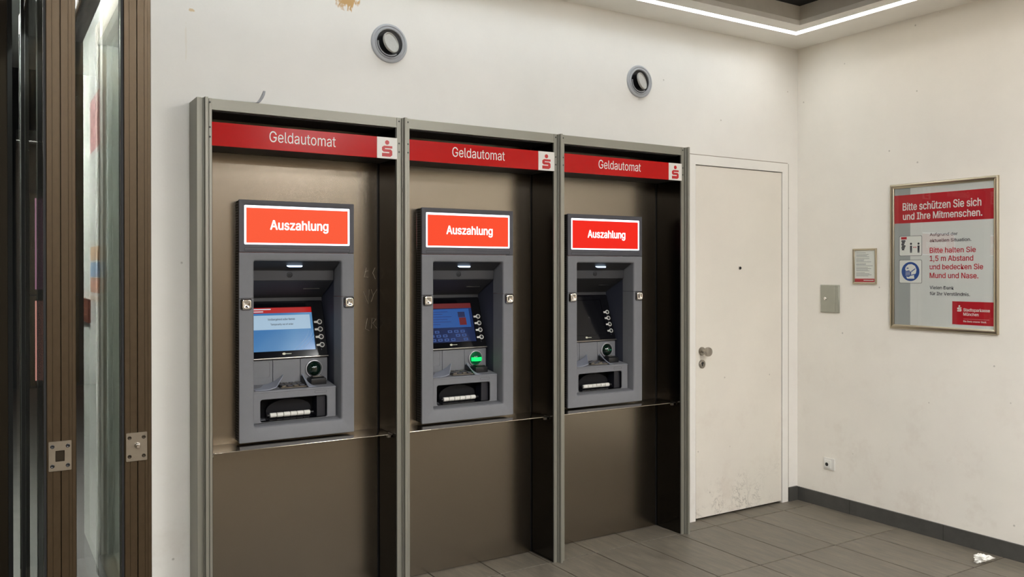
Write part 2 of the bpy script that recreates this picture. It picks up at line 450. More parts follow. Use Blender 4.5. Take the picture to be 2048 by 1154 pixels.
bm = bmesh.new(); box(bm, -7.4, -0.6, -6.36, -6.32, HC - 0.006, HC - 0.0005)  # added light: brightens the upper rear wall that the steel panels mirror
o = link('led_strip', bm, emit('rear_fill_diffuser', (*LED_COLOR_R, 1), LED_POWER))
tag(o, 'unseen linear fill light added along the rear wall behind the camera', 'light')
# unseen square lamps, added in the dark ceiling for even room light
LAMPM = emit('fill_lamp_diffuser', (*LAMP_COLOR, 1), LAMP_POWER)
for i, (lx, ly) in enumerate(((-1.7, -3.3), (-3.9, -3.3), (-1.7, -5.3), (-3.9, -5.3), (-6.0, -4.3))):
    t = empty('fill_lamp', Matrix.Translation((lx, ly, HC + 0.105)))
    tag(t, 'unseen square fill lamp added in the dark ceiling behind the camera', 'light', 'added square fill lamps')
    bm = bmesh.new(); stack(bm, [rrect(-.32, .32, -.32, .32, .02, 0.01), rrect(-.32, .32, -.32, .32, .02, -0.012), rrect(-.29, .29, -.29, .29, .01, -0.012), rrect(-.29, .29, -.29, .29, .01, 0.0)])
    link('lamp_frame', bm, SATIN, t)
    mkbox('diffuser', LAMPM, t, -.288, .288, -.288, .288, -0.008, -0.002)

# skirting tiles
bbr = sbox('baseboard_right', SKIRT, None, -0.012, -0.0, -6.6, -0.0, 0.0, 0.088)
bbb = sbox('baseboard_back', SKIRT, None, -0.094, -0.012, -0.012, 0.0, 0.0, 0.092)
bm = bmesh.new()
for k in range(10): box(bm, -0.0124, -0.010, -0.61 * k - 0.41, -0.61 * k - 0.408, 0.0, 0.0885)
link('joint', bm, GROUT, bbr)

# flush door in a steel frame
D = empty('door_1', Matrix.Translation((-0.55, 0, 0))); D['kind'] = 'structure'
D.matrix_world = frame_atm(-0.55, 0, 0)
def dx(x): return x + 0.55
bm = bmesh.new()
a0, a1, zt = dx(-1.010), dx(-0.100), 2.236
i0, i1, it = dx(-0.937), dx(-0.156), 2.178
for (p, q, r_, s_) in ((a0, i0, 0, it), (i1, a1, 0, it), (a0, a1, it, zt)):
    box(bm, p, q, r_, s_, -0.06, 0.006)
link('door_frame', bm, WALL, D)
bm = bmesh.new()
box(bm, a0 - .006, a0 + .003, 0, zt, 0.0, 0.002); box(bm, a1 - .003, a1 + .011, 0, zt, 0.0, 0.001); box(bm, a0, a1, zt - .003, zt + .005, 0, 0.002)
link('shadow_joint', bm, mat('joint_grey', rgb(150, 142, 128), 0.8), D)
mkbox('door_leaf', DOOR, D, i0 + .005, i1 - .005, 0.012, it - .005, -0.045, 0.002, 0.002, 1)
mkbox('rebate', mat('rebate_dark', rgb(48, 44, 38), 0.8), D, i0, i1, 0.0, it, -0.058, -0.046)
def turn(prof, a, b, c, seg=28, axis=None):
    bm = bmesh.new(); mtx = Matrix.Translation((a, b, c))
    if axis: mtx = mtx @ axis
    lathe(bm, prof, seg, mtx, cap0=True, cap1=True)
    return bm
o = link('door_knob', turn([(.026, 0), (.026, .006), (.024, .009), (.011, .010), (.010, .035), (.018, .040), (.027, .047), (.029, .056), (.026, .066), (.012, .070)], dx(-.883), 1.036, .002), SATIN, D, 35)
o = link('lock_cylinder', turn([(.026, 0), (.026, .007), (.023, .010), (.014, .010), (.013, .006)], dx(-.882), .957, .002), SATIN, D, 35)
bm = bmesh.new(); lathe(bm, [(.009, 0), (.009, .003)], 16, Matrix.Translation((dx(-.882), .962, .007)), True, True); box(bm, dx(-.882) - .004, dx(-.882) + .004, .944, .962, .0075, .0098)
link('key_slot', bm, BLACKP, o)
o = link('peephole', turn([(.012, 0), (.012, .004), (.010, .006)], dx(-.552), 1.546, .002, 20), CHROME, D, 35)
link('lens', turn([(.0095, 0), (.008, .003), (.004, .0045)], dx(-.552), 1.546, .0075, 16), GLOSSB, o, 40)

# ------------------------------------------------------------------ steel surround of the three machines
SR = empty('machine_surround', frame_atm(-2.5, 0, 0))
tag(SR, 'grey anodised metal surround with posts and steel back panels framing three cash machines', 'surround')
def sx_(x): return x + 2.5
YB = 0.065            # depth of the back panels behind the wall face
posts = [(-3.872, -3.812, -3.845), (-2.980, -2.915, -2.950), (-2.087, -2.021, -2.060), (-1.189, -1.128, -1.157)]
FT = 2.245
for k, (x0, x1, xr) in enumerate(posts):
    bm = bmesh.new()
    a, b = sx_(x0), sx_(x1); r = sx_(xr)
    # extruded profile: flanges, two grooves and a central rib
    w = 0.014
    prof = [(a, 0.0), (a, .143), (a + .001, .147), (r - .009, .147), (r - .009, .142), (r - .003, .142), (r - .003, .150), (r, .151), (r, .170), (r + .002, .172),
            (r + w - .002, .172), (r + w, .170), (r + w, .150), (r + w + .003, .142), (r + w + .008, .142), (r + w + .008, .150), (b - .001, .150), (b, .148), (b, 0.0)]
    stack(bm, [[(p, 0.0, q) for p, q in prof], [(p, FT, q) for p, q in prof]], True, True)
    po = link('post', bm, ALU, SR)
    # screws by the inner edge
    for z in (2.228, 2.125, 2.085):
        for q in ((b - .009, .1500), (a + .012, .1470))[:2 if k else 1]:
            bm = bmesh.new(); lathe(bm, [(.004, 0), (.004, .0012), (.002, .0015)], 10, Matrix.Translation((q[0], z, q[1])), True, True); link('screw', bm, BLACKP, po)
bays = [(-3.812, -2.980), (-2.915, -2.087), (-2.021, -1.189)]
for k, (x0, x1) in enumerate(bays):
    a, b = sx_(x0), sx_(x1)
    bm = bmesh.new()
    prof = [(2.245, .146), (2.245, .02), (2.236, .02), (2.236, .136), (2.203, .136), (2.203, .120), (2.199, .120), (2.199, .148), (2.206, .148), (2.207, .146)]
    stack(bm, [[(a, p, q) for p, q in prof], [(b, p, q) for p, q in prof]], True, True)
    link('top_rail', bm, ALU, SR)
    bm = bmesh.new(); m0 = sx_((-3.666, -2.779, -1.8905)[k])
    stack(bm, [rrect(a, b, .003, 2.235, .0005, -YB - .006), rrect(a, b, .003, 2.235, .0005, -YB), rrect(m0 + .004, m0 + .529, .775, 1.840, .0005, -YB), rrect(m0 + .004, m0 + .529, .775, 1.840, .0005, -YB - .006), rrect(a, b, .003, 2.235, .0005, -YB - .006)])
    link('back_panel', bm, STEEL, SR)
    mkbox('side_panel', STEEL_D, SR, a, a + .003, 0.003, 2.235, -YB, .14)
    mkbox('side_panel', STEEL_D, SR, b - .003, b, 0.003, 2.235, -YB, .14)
    mkbox('corner_joint', BLACKP, SR, b - .009, b - .003, 0.003, 2.235, -YB, -YB + .003)
    mkbox('roof_panel', BLACKM, SR, a + .003, b - .003, 2.195, 2.199, -YB, .119)
# scratches in the first back panel
bm = bmesh.new()
def scr(pts):
    tube(bm, [(sx_(x), z, -YB + .0003) for x, z in pts], .0007, 4)
scr([(-3.045, 1.545), (-3.055, 1.500), (-3.035, 1.498)]); scr([(-3.052, 1.525), (-3.036, 1.53)]); scr([(-3.000, 1.545), (-3.012, 1.52), (-2.998, 1.490)])
scr([(-3.060, 1.43), (-3.035, 1.37), (-3.03, 1.44)]); scr([(-3.02, 1.44), (-3.01, 1.41), (-2.99, 1.44)]); scr([(-3.02, 1.38), (-3.005, 1.42)])
scr([(-3.04, 1.30), (-3.05, 1.25), (-3.03, 1.24)]); scr([(-3.02, 1.25), (-3.015, 1.30), (-2.995, 1.295), (-3.012, 1.275), (-2.99, 1.25)])
link('scratches', bm, mat('scratched_steel', rgb(186, 178, 164), 0.5, 0.6), SR)['kind'] = 'stuff'

# header signs
def emblem(parent, m, cx, cz, h, c):
    """dot above a squared letter s"""
    bm = bmesh.new()
    k = h / 1.0
    lathe(bm, [(.135 * k, c), (.135 * k, c + .0006)], 24, Matrix.Translation((cx, cz + .36 * k, 0)), True, True)
    S_ = [(-.33, -.5), (.20, -.5), (.33, -.40), (.33, -.16), (.23, -.06), (-.14, -.06), (-.14, .00), (.33, .00), (.33, .14), (-.20, .14), (-.33, .05), (-.33, -.13), (-.23, -.22), (.14, -.22), (.14, -.29), (-.33, -.29)]
    plate(bm, [(cx + x * k, cz + .02 * k + y * k) for x, y in S_], c, c + .0006)
    return link('emblem', bm, m, parent)
sign_lab = ['red Geldautomat header sign above the left cash machine', 'red Geldautomat header sign above the middle cash machine', 'red Geldautomat header sign above the right cash machine']
TXT = [(535.0, 669.5), (904.7, 1010.3), (1198.5, 1285)]
tx = [(-3.5747, -3.2785), (-2.6890, -2.3908), (-1.7953, -1.4985)]
for k, (x0, x1) in enumerate(bays):
    t = empty('header_sign', frame_atm((x0 + x1) / 2, -0.148, 2.050))
    tag(t, sign_lab[k], 'sign', 'red header signs over the machines')
    w = (x1 - x0) / 2
    mkbox('sign_board', RED, t, -w - .001, w - .1005, 0, .098, -.006, .0035, .0006, 1)
    lp = mkbox('logo_panel', WHITE_P, t, w - .0998, w + .001, 0, .098, -.006, .0035, .0006, 1)
    emblem(lp, LOGO_R, w - .050, .046, .078, .0035)
    mkbox('sign_case', BLACKM, t, -w + .004, w - .004, .002, .010, -.205, -.007)
    cxm = (x0 + x1) / 2
    text('lettering', 'Geldautomat', WHITE_P, t, tx[k][0] - cxm, tx[k][1] - cxm, .0335, .0035, .047)

# ledges
for k, (x0, x1) in enumerate(bays):
    t = empty('ledge_shelf', frame_atm((x0 + x1) / 2, 0, .757))
    tag(t, ['thin polished metal ledge under the left cash machine', 'thin polished metal ledge under the middle cash machine', 'thin polished metal ledge under the right cash machine'][k], 'shelf', 'polished ledges below the machines')
    w = (x1 - x0) / 2
    mkbox('ledge', LEDGE, t, -w + .004, w - .010, 0, .006, -YB + .001, .105, .0028, 3)
    for s in (-1, 1):
        e = w - .012 if s > 0 else -w + .012
        bm = bmesh.new(); box(bm, e - .012, e + .004, -.014, -.0005, .078, .096, .002, 1)
        c = link('clip', bm, SATIN, t, 40)
        bm = bmesh.new(); tube(bm, [(e, -.004, .087), (s * (w - .0035), -.004, .087)], .0035, 8); link('pin', bm, SATIN, c, 40)
    bm = bmesh.new(); box(bm, w - .0098, w - .0033, 0.001, .005, .06, .104); link('end_cap', bm, SATIN, t)

# strip of plastic left lying on top of the surround
bm = bmesh.new()
path = [(-3.735, 2.2475, -.105), (-3.66, 2.2475, -.103), (-3.628, 2.2495, -.101), (-3.612, 2.258, -.100), (-3.600, 2.275, -.099), (-3.591, 2.293, -.098), (-3.586, 2.310, -.098)]
wd = [.010, .013, .014, .013, .011, .008, .002]
L = []
for (x, z, y), h in zip(path, wd):
    L.append([(x, y - h * 1.6, z), (x, y + h * 1.6, z), (x + .009, y + h * 1.6, z - .001 if x > -3.615 else z + .003), (x + .009, y - h * 1.6, z - .001 if x > -3.615 else z + .003)])
stack(bm, L, True, True)
tag(link('plastic_strip', bm, mat('grey_strip', rgb(150, 150, 152), 0.4, var=0.1, vscale=30), None, 60), 'curled grey plastic strip lying on top of the metal surround', 'litter')

# ------------------------------------------------------------------ the cash machines
LIGHT_W = emit('light_border', (0.86, 0.90, 1.0, 1), 2.6)
TXT_W = emit('lit_lettering', (1, 0.97, 0.95, 1), 1.6)
LAMP_B = emit('cavity_lamp', (0.62, 0.78, 1.0, 1), 2.4)
SCR_RED = emit('screen_red', rgb(196, 4, 8), 0.75)
SCR_PALE = emit('screen_pale', rgb(176, 205, 228), 0.85)
SCR_INK = mat('screen_ink', rgb(30, 40, 60), 0.4)
SCR_WH = emit('screen_white', rgb(225, 235, 245), 0.8)
def screen_blue(name, c0, c1, st):
    m, nt, p = new_mat(name)
    p.inputs['Base Color'].default_value = (0.01, 0.01, 0.015, 1); p.inputs['Roughness'].default_value = 0.15
    tc = N(nt, 'ShaderNodeTexCoord'); no = N(nt, 'ShaderNodeTexNoise', Scale=3.0, Detail=2.0, Distortion=1.0)
    nt.links.new(tc.outputs['Object'], no.inputs['Vector'])
    r = N(nt, 'ShaderNodeValToRGB'); r.color_ramp.elements[0].position = .35; r.color_ramp.elements[1].position = .68
    r.color_ramp.elements[0].color = c0; r.color_ramp.elements[1].color = c1
    nt.links.new(no.outputs['Fac'], r.inputs[0]); nt.links.new(r.outputs[0], p.inputs['Emission Color']); p.inputs['Emission Strength'].default_value = st
    return m
SCR_B1 = screen_blue('screen_blue_bright', rgb(62, 124, 184), rgb(104, 158, 202), 0.85)
SCR_B2 = screen_blue('screen_blue_dim', rgb(6, 26, 66), rgb(12, 46, 104), 0.8)
SCR_B2L = emit('screen_blue_panel', rgb(24, 92, 174), 0.66)
SCR_DR = emit('screen_dim_red', rgb(112, 8, 18), 0.7)
SCR_B2T = emit('screen_reflection_figures', rgb(52, 90, 160), 0.7)
SCR_B2D = emit('screen_line_ink', rgb(16, 50, 120), 0.8)

def figure_head(): pass

def make_machine(ox, variant, label):
    R = empty('cash_machine', frame_atm(ox, 0, .771))
    tag(R, label, 'cash machine', 'cash machines in the metal surround')
    Wd, Ht = .533, 1.073
    red = emit('lit_red_panel_' + 'abc'[variant], [rgb(255, 92, 58), rgb(255, 78, 46), rgb(246, 40, 26)][variant], 1.05, (0, 0, 0, 1))  # each red has the glow's change with viewing angle painted in
    red.node_tree.nodes['Principled BSDF'].inputs['Specular IOR Level'].default_value = 0.1
    # face plate: rounded frame cut into head, upper frame and lower frame
    def face_ring():
        bm = bmesh.new()
        stack(bm, [rrect(0, Wd, 0, Ht, .004, -.012), rrect(0, Wd, 0, Ht, .004, -.002), rrect(.002, Wd - .002, .002, Ht - .002, .003, 0),
                   rrect(.058, .478, .058, .811, .014, 0), rrect(.0615, .4745, .0615, .8075, .011, -.0015), rrect(.065, .471, .065, .804, .008, -.006), rrect(.066, .470, .066, .803, .008, -.012), rrect(.066, .470, .066, .803, .008, -.10)])
        return bm
    def cut(bm, co, no):
        bmesh.ops.bisect_plane(bm, geom=bm.verts[:] + bm.edges[:] + bm.faces[:], plane_co=co, plane_no=no, clear_outer=True)
        return bm
    b1 = cut(face_ring(), (0, .6375, 0), (0, 1, 0)); link('lower_fascia', b1, PLAST, R, 35)
    b2 = cut(cut(face_ring(), (0, .6393, 0), (0, -1, 0)), (0, .8403, 0), (0, 1, 0)); link('upper_fascia', b2, PLAST, R, 35)
    bm = bmesh.new()
    # head with a recess for the lit panel
    bw = .8421
    stack(bm, [rrect(0, Wd, bw, Ht, .004, -.012), rrect(0, Wd, bw, Ht, .004, -.002), rrect(.002, Wd - .002, bw + .001, Ht - .002, .003, 0),
               rrect(.0222, .5133, .8748, 1.0515, .006, 0), rrect(.0235, .512, .876, 1.050, .005, -.001), rrect(.0235, .512, .876, 1.050, .005, -.008)])
    hd = link('head_fascia', bm, PLAST_D, R, 35)
    # faint rounded trim on the head's lower edge
    bm = bmesh.new(); stack(bm, [rrect(.024, .510, .8465, .8605, .005, .0001), rrect(.024, .510, .8465, .8605, .005, .0008), rrect(.0252, .5088, .8477, .8593, .004, .0012)], False, True)
    link('trim_strip', bm, PLAST_D, hd, 35)
    bm = bmesh.new(); stack(bm, [rrect(.0225, .5115, .845, .862, .006, .0001), rrect(.0225, .5115, .845, .862, .006, .0003), rrect(.0240, .510, .8465, .8605, .005, .0003), rrect(.0240, .510, .8465, .8605, .005, .0001)])
    link('trim_groove', bm, BLACKP, hd)
    # back box and black ribbed sides
    bm = bmesh.new(); stack(bm, [rrect(.003, Wd - .003, .003, Ht - .003, .003, -.012), rrect(.003, Wd - .003, .003, Ht - .003, .003, -.064)])
    link('side_shroud', bm, RUBBER, R)
    bm = bmesh.new()
    for i in range(88):
        z = .01 + i * .012
        box(bm, .0012, .0030, z, z + .006, -.058, -.016)
    sv = link('side_ribs', bm, BLACKP, R); sv['kind'] = 'stuff'
    # lit panel
    bm = bmesh.new(); stack(bm, [rrect(.0240, .5115, .8765, 1.0495, .005, -.007), rrect(.0240, .5115, .8765, 1.0495, .005, -.002), rrect(.0322, .5033, .8838, 1.0388, .002, -.002), rrect(.0322, .5033, .8838, 1.0388, .002, -.007)])
    link('lit_border', bm, LIGHT_W, R)
    lp = mkbox('lit_panel', red, R, .0322, .5033, .8838, 1.0388, -.007, -.0025)
    text('lettering', 'Auszahlung', TXT_W, lp, .139, .407, .9445, -.0025, .041, bold=.022)
    # chrome knobs on both stiles
    for cx in (.030, .506):
        bm = bmesh.new()
        def sq(h, r, c): return rrect(cx - h, cx + h, .612 - h * 1.06, .612 + h * 1.06, r, c, 6)
        stack(bm, [sq(.0235, .010, 0), sq(.0235, .010, .008), sq(.0215, .010, .013), sq(.017, .009, .016), sq(.012, .008, .0145), sq(.006, .004, .0105)], True, True)
        kn = link('mirror_button', bm, CHROME, R, 50)
        bm = bmesh.new(); stack(bm, [sq(.0252, .011, .0002), sq(.0252, .011, .003)], True, True); link('seat_ring', bm, BLACKP, kn)
    # recess liner
    bm = bmesh.new()
    vs = stack(bm, [rrect(.066, .470, .066, .803, .008, -.10), rrect(.066, .462, .066, .80, .008, -.42)], False, True)
    link('recess_liner', bm, LINER, R)
    bm = bmesh.new(); prism(bm, [(.008, .066), (.10, .080), (.2, .080), (.2, .060), (.008, .060)], .0665, .4695); link('recess_floor', bm, PLAST, R)
    # hood with its two lips
    bm = bmesh.new()
    prism(bm, [(.012, .802), (.080, .764), (.084, .760), (.085, .716), (.090, .711), (.245, .634), (.250, .630), (.250, .614), (.256, .610), (.36, .606), (.36, .802)], .0668, .462)
    hood = link('hood', bm, HOOD, R)
    lm = Matrix.Translation((.262, .781, -.050)) @ Matrix.Rotation(math.radians(-61), 4, 'X')
    bm = bmesh.new(); L = [rrect(-.036, .036, -.011, .011, .009, 0, 5), rrect(-.034, .034, -.009, .009, .008, .004, 5)]
    stack(bm, [[tuple(lm @ Vector((p[0], -p[1], -p[2] + .0))) for p in q] for q in L], True, True)
    lm2 = [[(.2 + .060 + p[0], 0, 0) for p in q] for q in L]
    bm.free(); bm = bmesh.new()
    # lamp lens on the sloped underside
    sl = math.atan2(.038, .068)
    mt = Matrix.Translation((.262, .7835, -.0455)) @ Matrix.Rotation(math.pi / 2 + sl, 4, 'X')
    L = [rrect(-.036, .036, -.012, .012, .010, -.001, 5), rrect(-.036, .036, -.012, .012, .010, .002, 5), rrect(-.031, .031, -.008, .008, .007, .004, 5)]
    stack(bm, [[tuple(mt @ Vector(p)) for p in q] for q in L], True, True)
    link('recess_lamp', bm, LAMP_B, R, 40)
    bm = bmesh.new(); lathe(bm, [(.0135, -.0855), (.0135, -.0835), (.011, -.083), (.010, -.0845), (.004, -.084)], 24, Matrix.Translation((.252, .741, 0)), True, True)
    link('camera_lens', bm, RUBBER, R, 40)
    mkbox('vent_slot', BLACKP, R, .34, .42, .672, .684, -.172, -.160)
    # monitor, tilted back
    T = Matrix.Translation((0, .355, -.150)) @ Matrix.Rotation(math.radians(-19), 4, 'X')
    def tst(loops): return [[tuple(T @ Vector(p)) for p in L] for L in loops]
    bm = bmesh.new()
    stack(bm, tst([rrect(.067, .459, -.002, .276, .010, -.04), rrect(.067, .459, -.002, .276, .010, -.003), rrect(.069, .457, 0, .274, .009, 0),
                   rrect(.097, .4035, .0285, .2445, .003, 0), rrect(.0985, .402, .030, .243, .002, -.003)]), True, True)
    mon = link('monitor', bm, GLOSSB, R, 35)
    def scr_box(name, m, a0, a1, b0, b1, c0, c1):
        bm = bmesh.new(); box(bm, a0, a1, b0, b1, c0, c1)
        for v in bm.verts: v.co = T @ v.co
        return link(name, bm, m, mon)
    zc = -.0028
    if variant == 0:
        scr_box('screen', SCR_B1, .099, .4018, .0305, .216, -.006, zc)
        scr_box('screen_banner', SCR_RED, .099, .4018, .2162, .2428, -.006, zc)
        scr_box('screen_notice', SCR_PALE, .104, .390, .135, .205, zc, zc + .0004)
        text('screen_lettering', 'Vorübergehend außer Betrieb', SCR_INK, mon, .186, .316, .180, zc + .0005, .010, .012, T)
        text('screen_lettering', 'Temporarily out of order', SCR_INK, mon, .197, .306, .156, zc + .0005, .009, .012, T)
        scr_box('screen_caption', SCR_WH, .105, .205, .2325, .2375, zc, zc + .0004)
        scr_box('screen_caption', SCR_WH, .105, .168, .2215, .2260, zc, zc + .0004)
        bm = bmesh.new()
        for q in range(3):
            pts = [(.30 + .02 * q + .085 * math.sin(t * .16), .034 + .0115 * t * (1 + .05 * q), zc + .0003) for t in range(0, 9)]
            tube(bm, [T @ Vector(p) for p in pts], .0006, 4)
        link('screen_swirl', bm, emit('screen_swirl_%d' % variant, rgb(150, 190, 222), .8), mon)
    elif variant == 1:
        scr_box('screen', SCR_B2, .099, .4018, .0305, .216, -.006, zc)
        scr_box('screen_banner', SCR_DR, .099, .4018, .2162, .2428, -.006, zc)
        scr_box('screen_notice', SCR_B2L, .104, .385, .110, .212, zc, zc + .0004)
        for q, (l, v) in enumerate(((.10, .195), (.075, .183), (.115, .168), (.095, .154), (.11, .140), (.06, .127))):
            scr_box('screen_line', SCR_B2D, .125, .125 + l * 1.3, v, v + .0035, zc + .0004, zc + .0008)
        scr_box('screen_picture', emit('screen_picture_navy', rgb(16, 30, 80), .8), .315, .357, .165, .195, zc + .0004, zc + .0008)
        scr_box('screen_picture', SCR_DR, .318, .360, .122, .163, zc + .0004, zc + .0008)
        for r_, v in enumerate((.088, .066, .044)):  # glowing marks painted in as keypad reflections on the screen
            for q in range(6):
                if (q * 7 + r_ * 3) % 5 == 4: continue
                l0 = .125 + q * .038 + r_ * .006
                bm = bmesh.new(); stack(bm, tst([rrect(l0, l0 + .026, v - .007, v + .007, .003, zc), rrect(l0, l0 + .026, v - .007, v + .007, .003, zc + .0004), rrect(l0 + .006, l0 + .020, v - .003, v + .003, .002, zc + .0004)]))
                link('key_reflection', bm, SCR_B2T, mon)
    else:
        scr_box('screen', GLOSSB, .099, .4018, .0305, .2428, -.006, zc)
    for v in (.165, .128, .090, .050):
        bm = bmesh.new()
        lathe(bm, [(.0125, .0), (.0125, .004), (.0115, .005), (.0085, .005), (.0075, .003)], 24, T @ Matrix.Translation((.434, v, 0)))
        box(bm, 0, 0, 0, 0, 0, 0)
        bmesh.ops.delete(bm, geom=[x for x in bm.verts if x.co.length < 1e-9], context='VERTS')
        bt = link('function_button', bm, WHITEB, R, 40)
        bm = bmesh.new(); lathe(bm, [(.0084, .001), (.0084, .0042), (.006, .005)], 20, T @ Matrix.Translation((.434, v, 0)), True, True); link('button_cap', bm, BLACKP, bt, 40)
        bm = bmesh.new(); plate(bm, [(.4075, v - .0045), (.4235, v - .0055), (.4215, v), (.4235, v + .0055), (.4075, v + .0045)], .0002, .0012)
        for q in bm.verts: q.co = T @ q.co
        link('pointer', bm, WHITEB, bt)
        bm = bmesh.new(); box(bm, .4285, .4305, v - .026, v - .018, .0002, .001)
        for q in bm.verts: q.co = T @ q.co
        link('tick', bm, PLAST_D, bt)
    bm = bmesh.new(); lathe(bm, [(.0068, .0002), (.0068, .0010)], 20, T @ Matrix.Translation((.246, .0155, 0)) @ Matrix.Diagonal((1.25, .8, 1, 1)), True, True)
    for q in range(4): 
        b_ = bmesh.new(); b_.free()
        L = [rrect(.256 + q * .0065, .2612 + q * .0065, .0132, .0172, .001, .0002), rrect(.256 + q * .0065, .2612 + q * .0065, .0132, .0172, .001, .0008)]
        stack(bm, tst(L), True, True)
    link('maker_badge', bm, mat('badge_pale_%d' % variant, rgb(196, 196, 176), .4), mon)
    bm = bmesh.new(); L = []
    box(bm, .067, .459, -.0085, -.0025, -.010, .007, .0015, 1)
    for q in bm.verts: q.co = T @ q.co
    link('bottom_lip', bm, SATIN, mon, 40)
    # service panel below the monitor with the card reader
    bm = bmesh.new()
    box(bm, .0668, .1920, .228, .343, -.172, -.155, .0015, 1); box(bm, .1938, .3240, .228, .343, -.172, -.155, .0015, 1); box(bm, .3258, .457, .228, .343, -.172, -.155, .0015, 1)
    pn = link('service_panel', bm, PLAST, R, 40)
    bm = bmesh.new(); stack(bm, [rrect(.090, .180, .262, .352 - .014, .010, -.155), rrect(.090, .180, .262, .338, .010, -.1535), rrect(.092, .178, .264, .336, .009, -.1535), rrect(.094, .176, .266, .334, .008, -.157)], False, True)
    link('receipt_flap', bm, PLAST, pn, 40)
    cr_ = Matrix.Translation((.389, .292, -.155))
    bm = bmesh.new(); lathe(bm, [(.0425, 0), (.0425, .006), (.041, .010), (.0375, .011), (.036, .007), (.036, -.002)], 40, cr_)
    rd = link('card_reader', bm, mat('reader_rim_%d' % variant, rgb(176, 176, 180), .35, .3), R, 40)
    bm = bmesh.new(); lathe(bm, [(.0355 * math.cos(t * math.pi / 20), -.001 + .034 * math.sin(t * math.pi / 20)) for t in range(0, 10)], 40, cr_, True, True)
    if variant == 1:
        gm = screen_blue('reader_lit_green', rgb(0, 70, 36), rgb(6, 140, 70), 0.9); 
    else:
        gm = mat('reader_green_glass_%d' % variant, rgb(4, 26, 16), .05, spec=.7, coat=.6)
    link('reader_dome', bm, gm, rd, 60)
    if variant == 1:
        bm = bmesh.new(); L = []
        for t in range(-8, 9):
            a_ = t / 8 * 1.05
            L.append([tuple(cr_ @ Vector((.0365 * math.sin(a_) * math.cos(e), .0365 * math.sin(e) - .003, -.001 + .035 * math.cos(a_) * math.cos(e)))) for e in (-.28, -.1, .1, .28)])
        stack(bm, L, closed=False)
        link('reader_light', bm, emit('reader_glow', (0.0, 1.0, 0.16, 1), 1.5), rd, 60)
    elif variant == 2:
        bm = bmesh.new()
        for q in (-.008, .008): lathe(bm, [(.004, .031), (.003, .0345)], 12, cr_ @ Matrix.Translation((q, .002, 0)), True, True)
        link('reader_light', bm, emit('reader_glow_dim', (0.02, .35, .16, 1), .6), rd)
    bm = bmesh.new()
    box(bm, .354, .428, .2215, .252, -.150, -.085, .004, 2); box(bm, .368, .422, .252, .258, -.145, -.100, .002, 1)
    blk = link('card_slot_block', bm, BLACKP, rd, 40)
    bm = bmesh.new(); box(bm, .375, .416, .2575, .2592, -.128, -.122); box(bm, .380, .41, .2575, .2588, -.112, -.108)
    link('slot_mark', bm, SATIN, rd)
    # lower block: shelf and front with the cash mouth
    bm = bmesh.new()
    prism(bm, [(.155, .232), (.046, .2175), (.041, .2155), (.0395, .211), (.046, .200), (.155, .200)], .0668, .4575)
    sh = link('keypad_shelf', bm, PLAST, R)
    bm = bmesh.new()
    stack(bm, [rrect(.0668, .4575, .0745, .2105, .003, -.155), rrect(.0668, .4575, .0745, .2105, .003, -.0425), rrect(.0683, .456, .0745, .209, .003, -.041), rrect(.101, .418, .0755, .1805, .012, -.041), rrect(.104, .415, .0765, .178, .010, -.044), rrect(.108, .411, .0775, .174, .010, -.135)], False, False)
    fb = link('tray_front', bm, PLAST, R, 35)
    bm = bmesh.new(); stack(bm, [rrect(.1045, .4145, .0768, .1776, .010, -.0445), rrect(.1085, .4105, .0778, .1736, .010, -.134)], False, True)
    link('cash_mouth', bm, mat('mouth_black_%d' % variant, rgb(5, 5, 10), .6, spec=.2), R)
    bm = bmesh.new(); stack(bm, [rrect(.372, .413, .0785, .1745, .002, -.120), rrect(.372, .413, .0785, .1745, .002, -.060)], False, True); link('mouth_cheek', bm, mat('cheek_%d' % variant, rgb(24, 25, 34), .45), R)
    bm = bmesh.new()
    pl = [(.150, .079)] + [(.250 + .105 * math.cos(t), .118 + .048 * math.sin(t)) for t in [math.pi * (1 - q / 12) for q in range(13)]] + [(.350, .079)]
    plate(bm, pl, -.118, -.098); link('shutter', bm, mat('shutter_black_%d' % variant, rgb(11, 11, 17), .5, spec=.25), R, 40)
    bm = bmesh.new(); prism(bm, [(.050, .0785), (.058, .083), (.085, .088), (.095, .0785)], .140, .366); link('catch_tray', bm, GLOSSB, R)
    rx = Matrix.Rotation(math.pi / 2, 4, 'Y')
    bm = bmesh.new(); lathe(bm, [(.006, .142), (.006, .358)], 12, Matrix.Translation((0, .1005, -.070)) @ rx, True, True)
    ro = link('roller_shaft', bm, BLACKP, R)
    for q in range(6):
        l0 = .154 + q * .0315
        bm = bmesh.new(); lathe(bm, [(.0085, l0), (.0108, l0 + .002), (.0108, l0 + .0275), (.0085, l0 + .0295)], 20, Matrix.Translation((0, .1005, -.070)) @ rx, True, True)
        link('roller', bm, WHITEB, ro, 40)
    bm = bmesh.new(); stack(bm, [rrect(.355, .412, .190, .202, .004, -.041), rrect(.355, .412, .190, .202, .004, -.0402), rrect(.3562, .4108, .1912, .2008, .003, -.0402), rrect(.3562, .4108, .1912, .2008, .003, -.0412)]); link('label_groove', bm, PLAST_D, R)
    # keypad with shields at both sides
    kp = mkbox('keypad', SATIN, R, .200, .322, .2215, .2275, -.150, -.052, .002, 1)
    for r_ in range(4):
        for q in range(4):
            bm = bmesh.new(); box(bm, .206 + q * .0285, .2285 + q * .0285, .227, .234 + .003 * (3 - r_) / 3, -.147 + r_ * .0235, -.128 + r_ * .0235, .0022, 1)
            link('key', bm, SATIN if (q + r_) % 2 else PLAST_D, kp, 40)
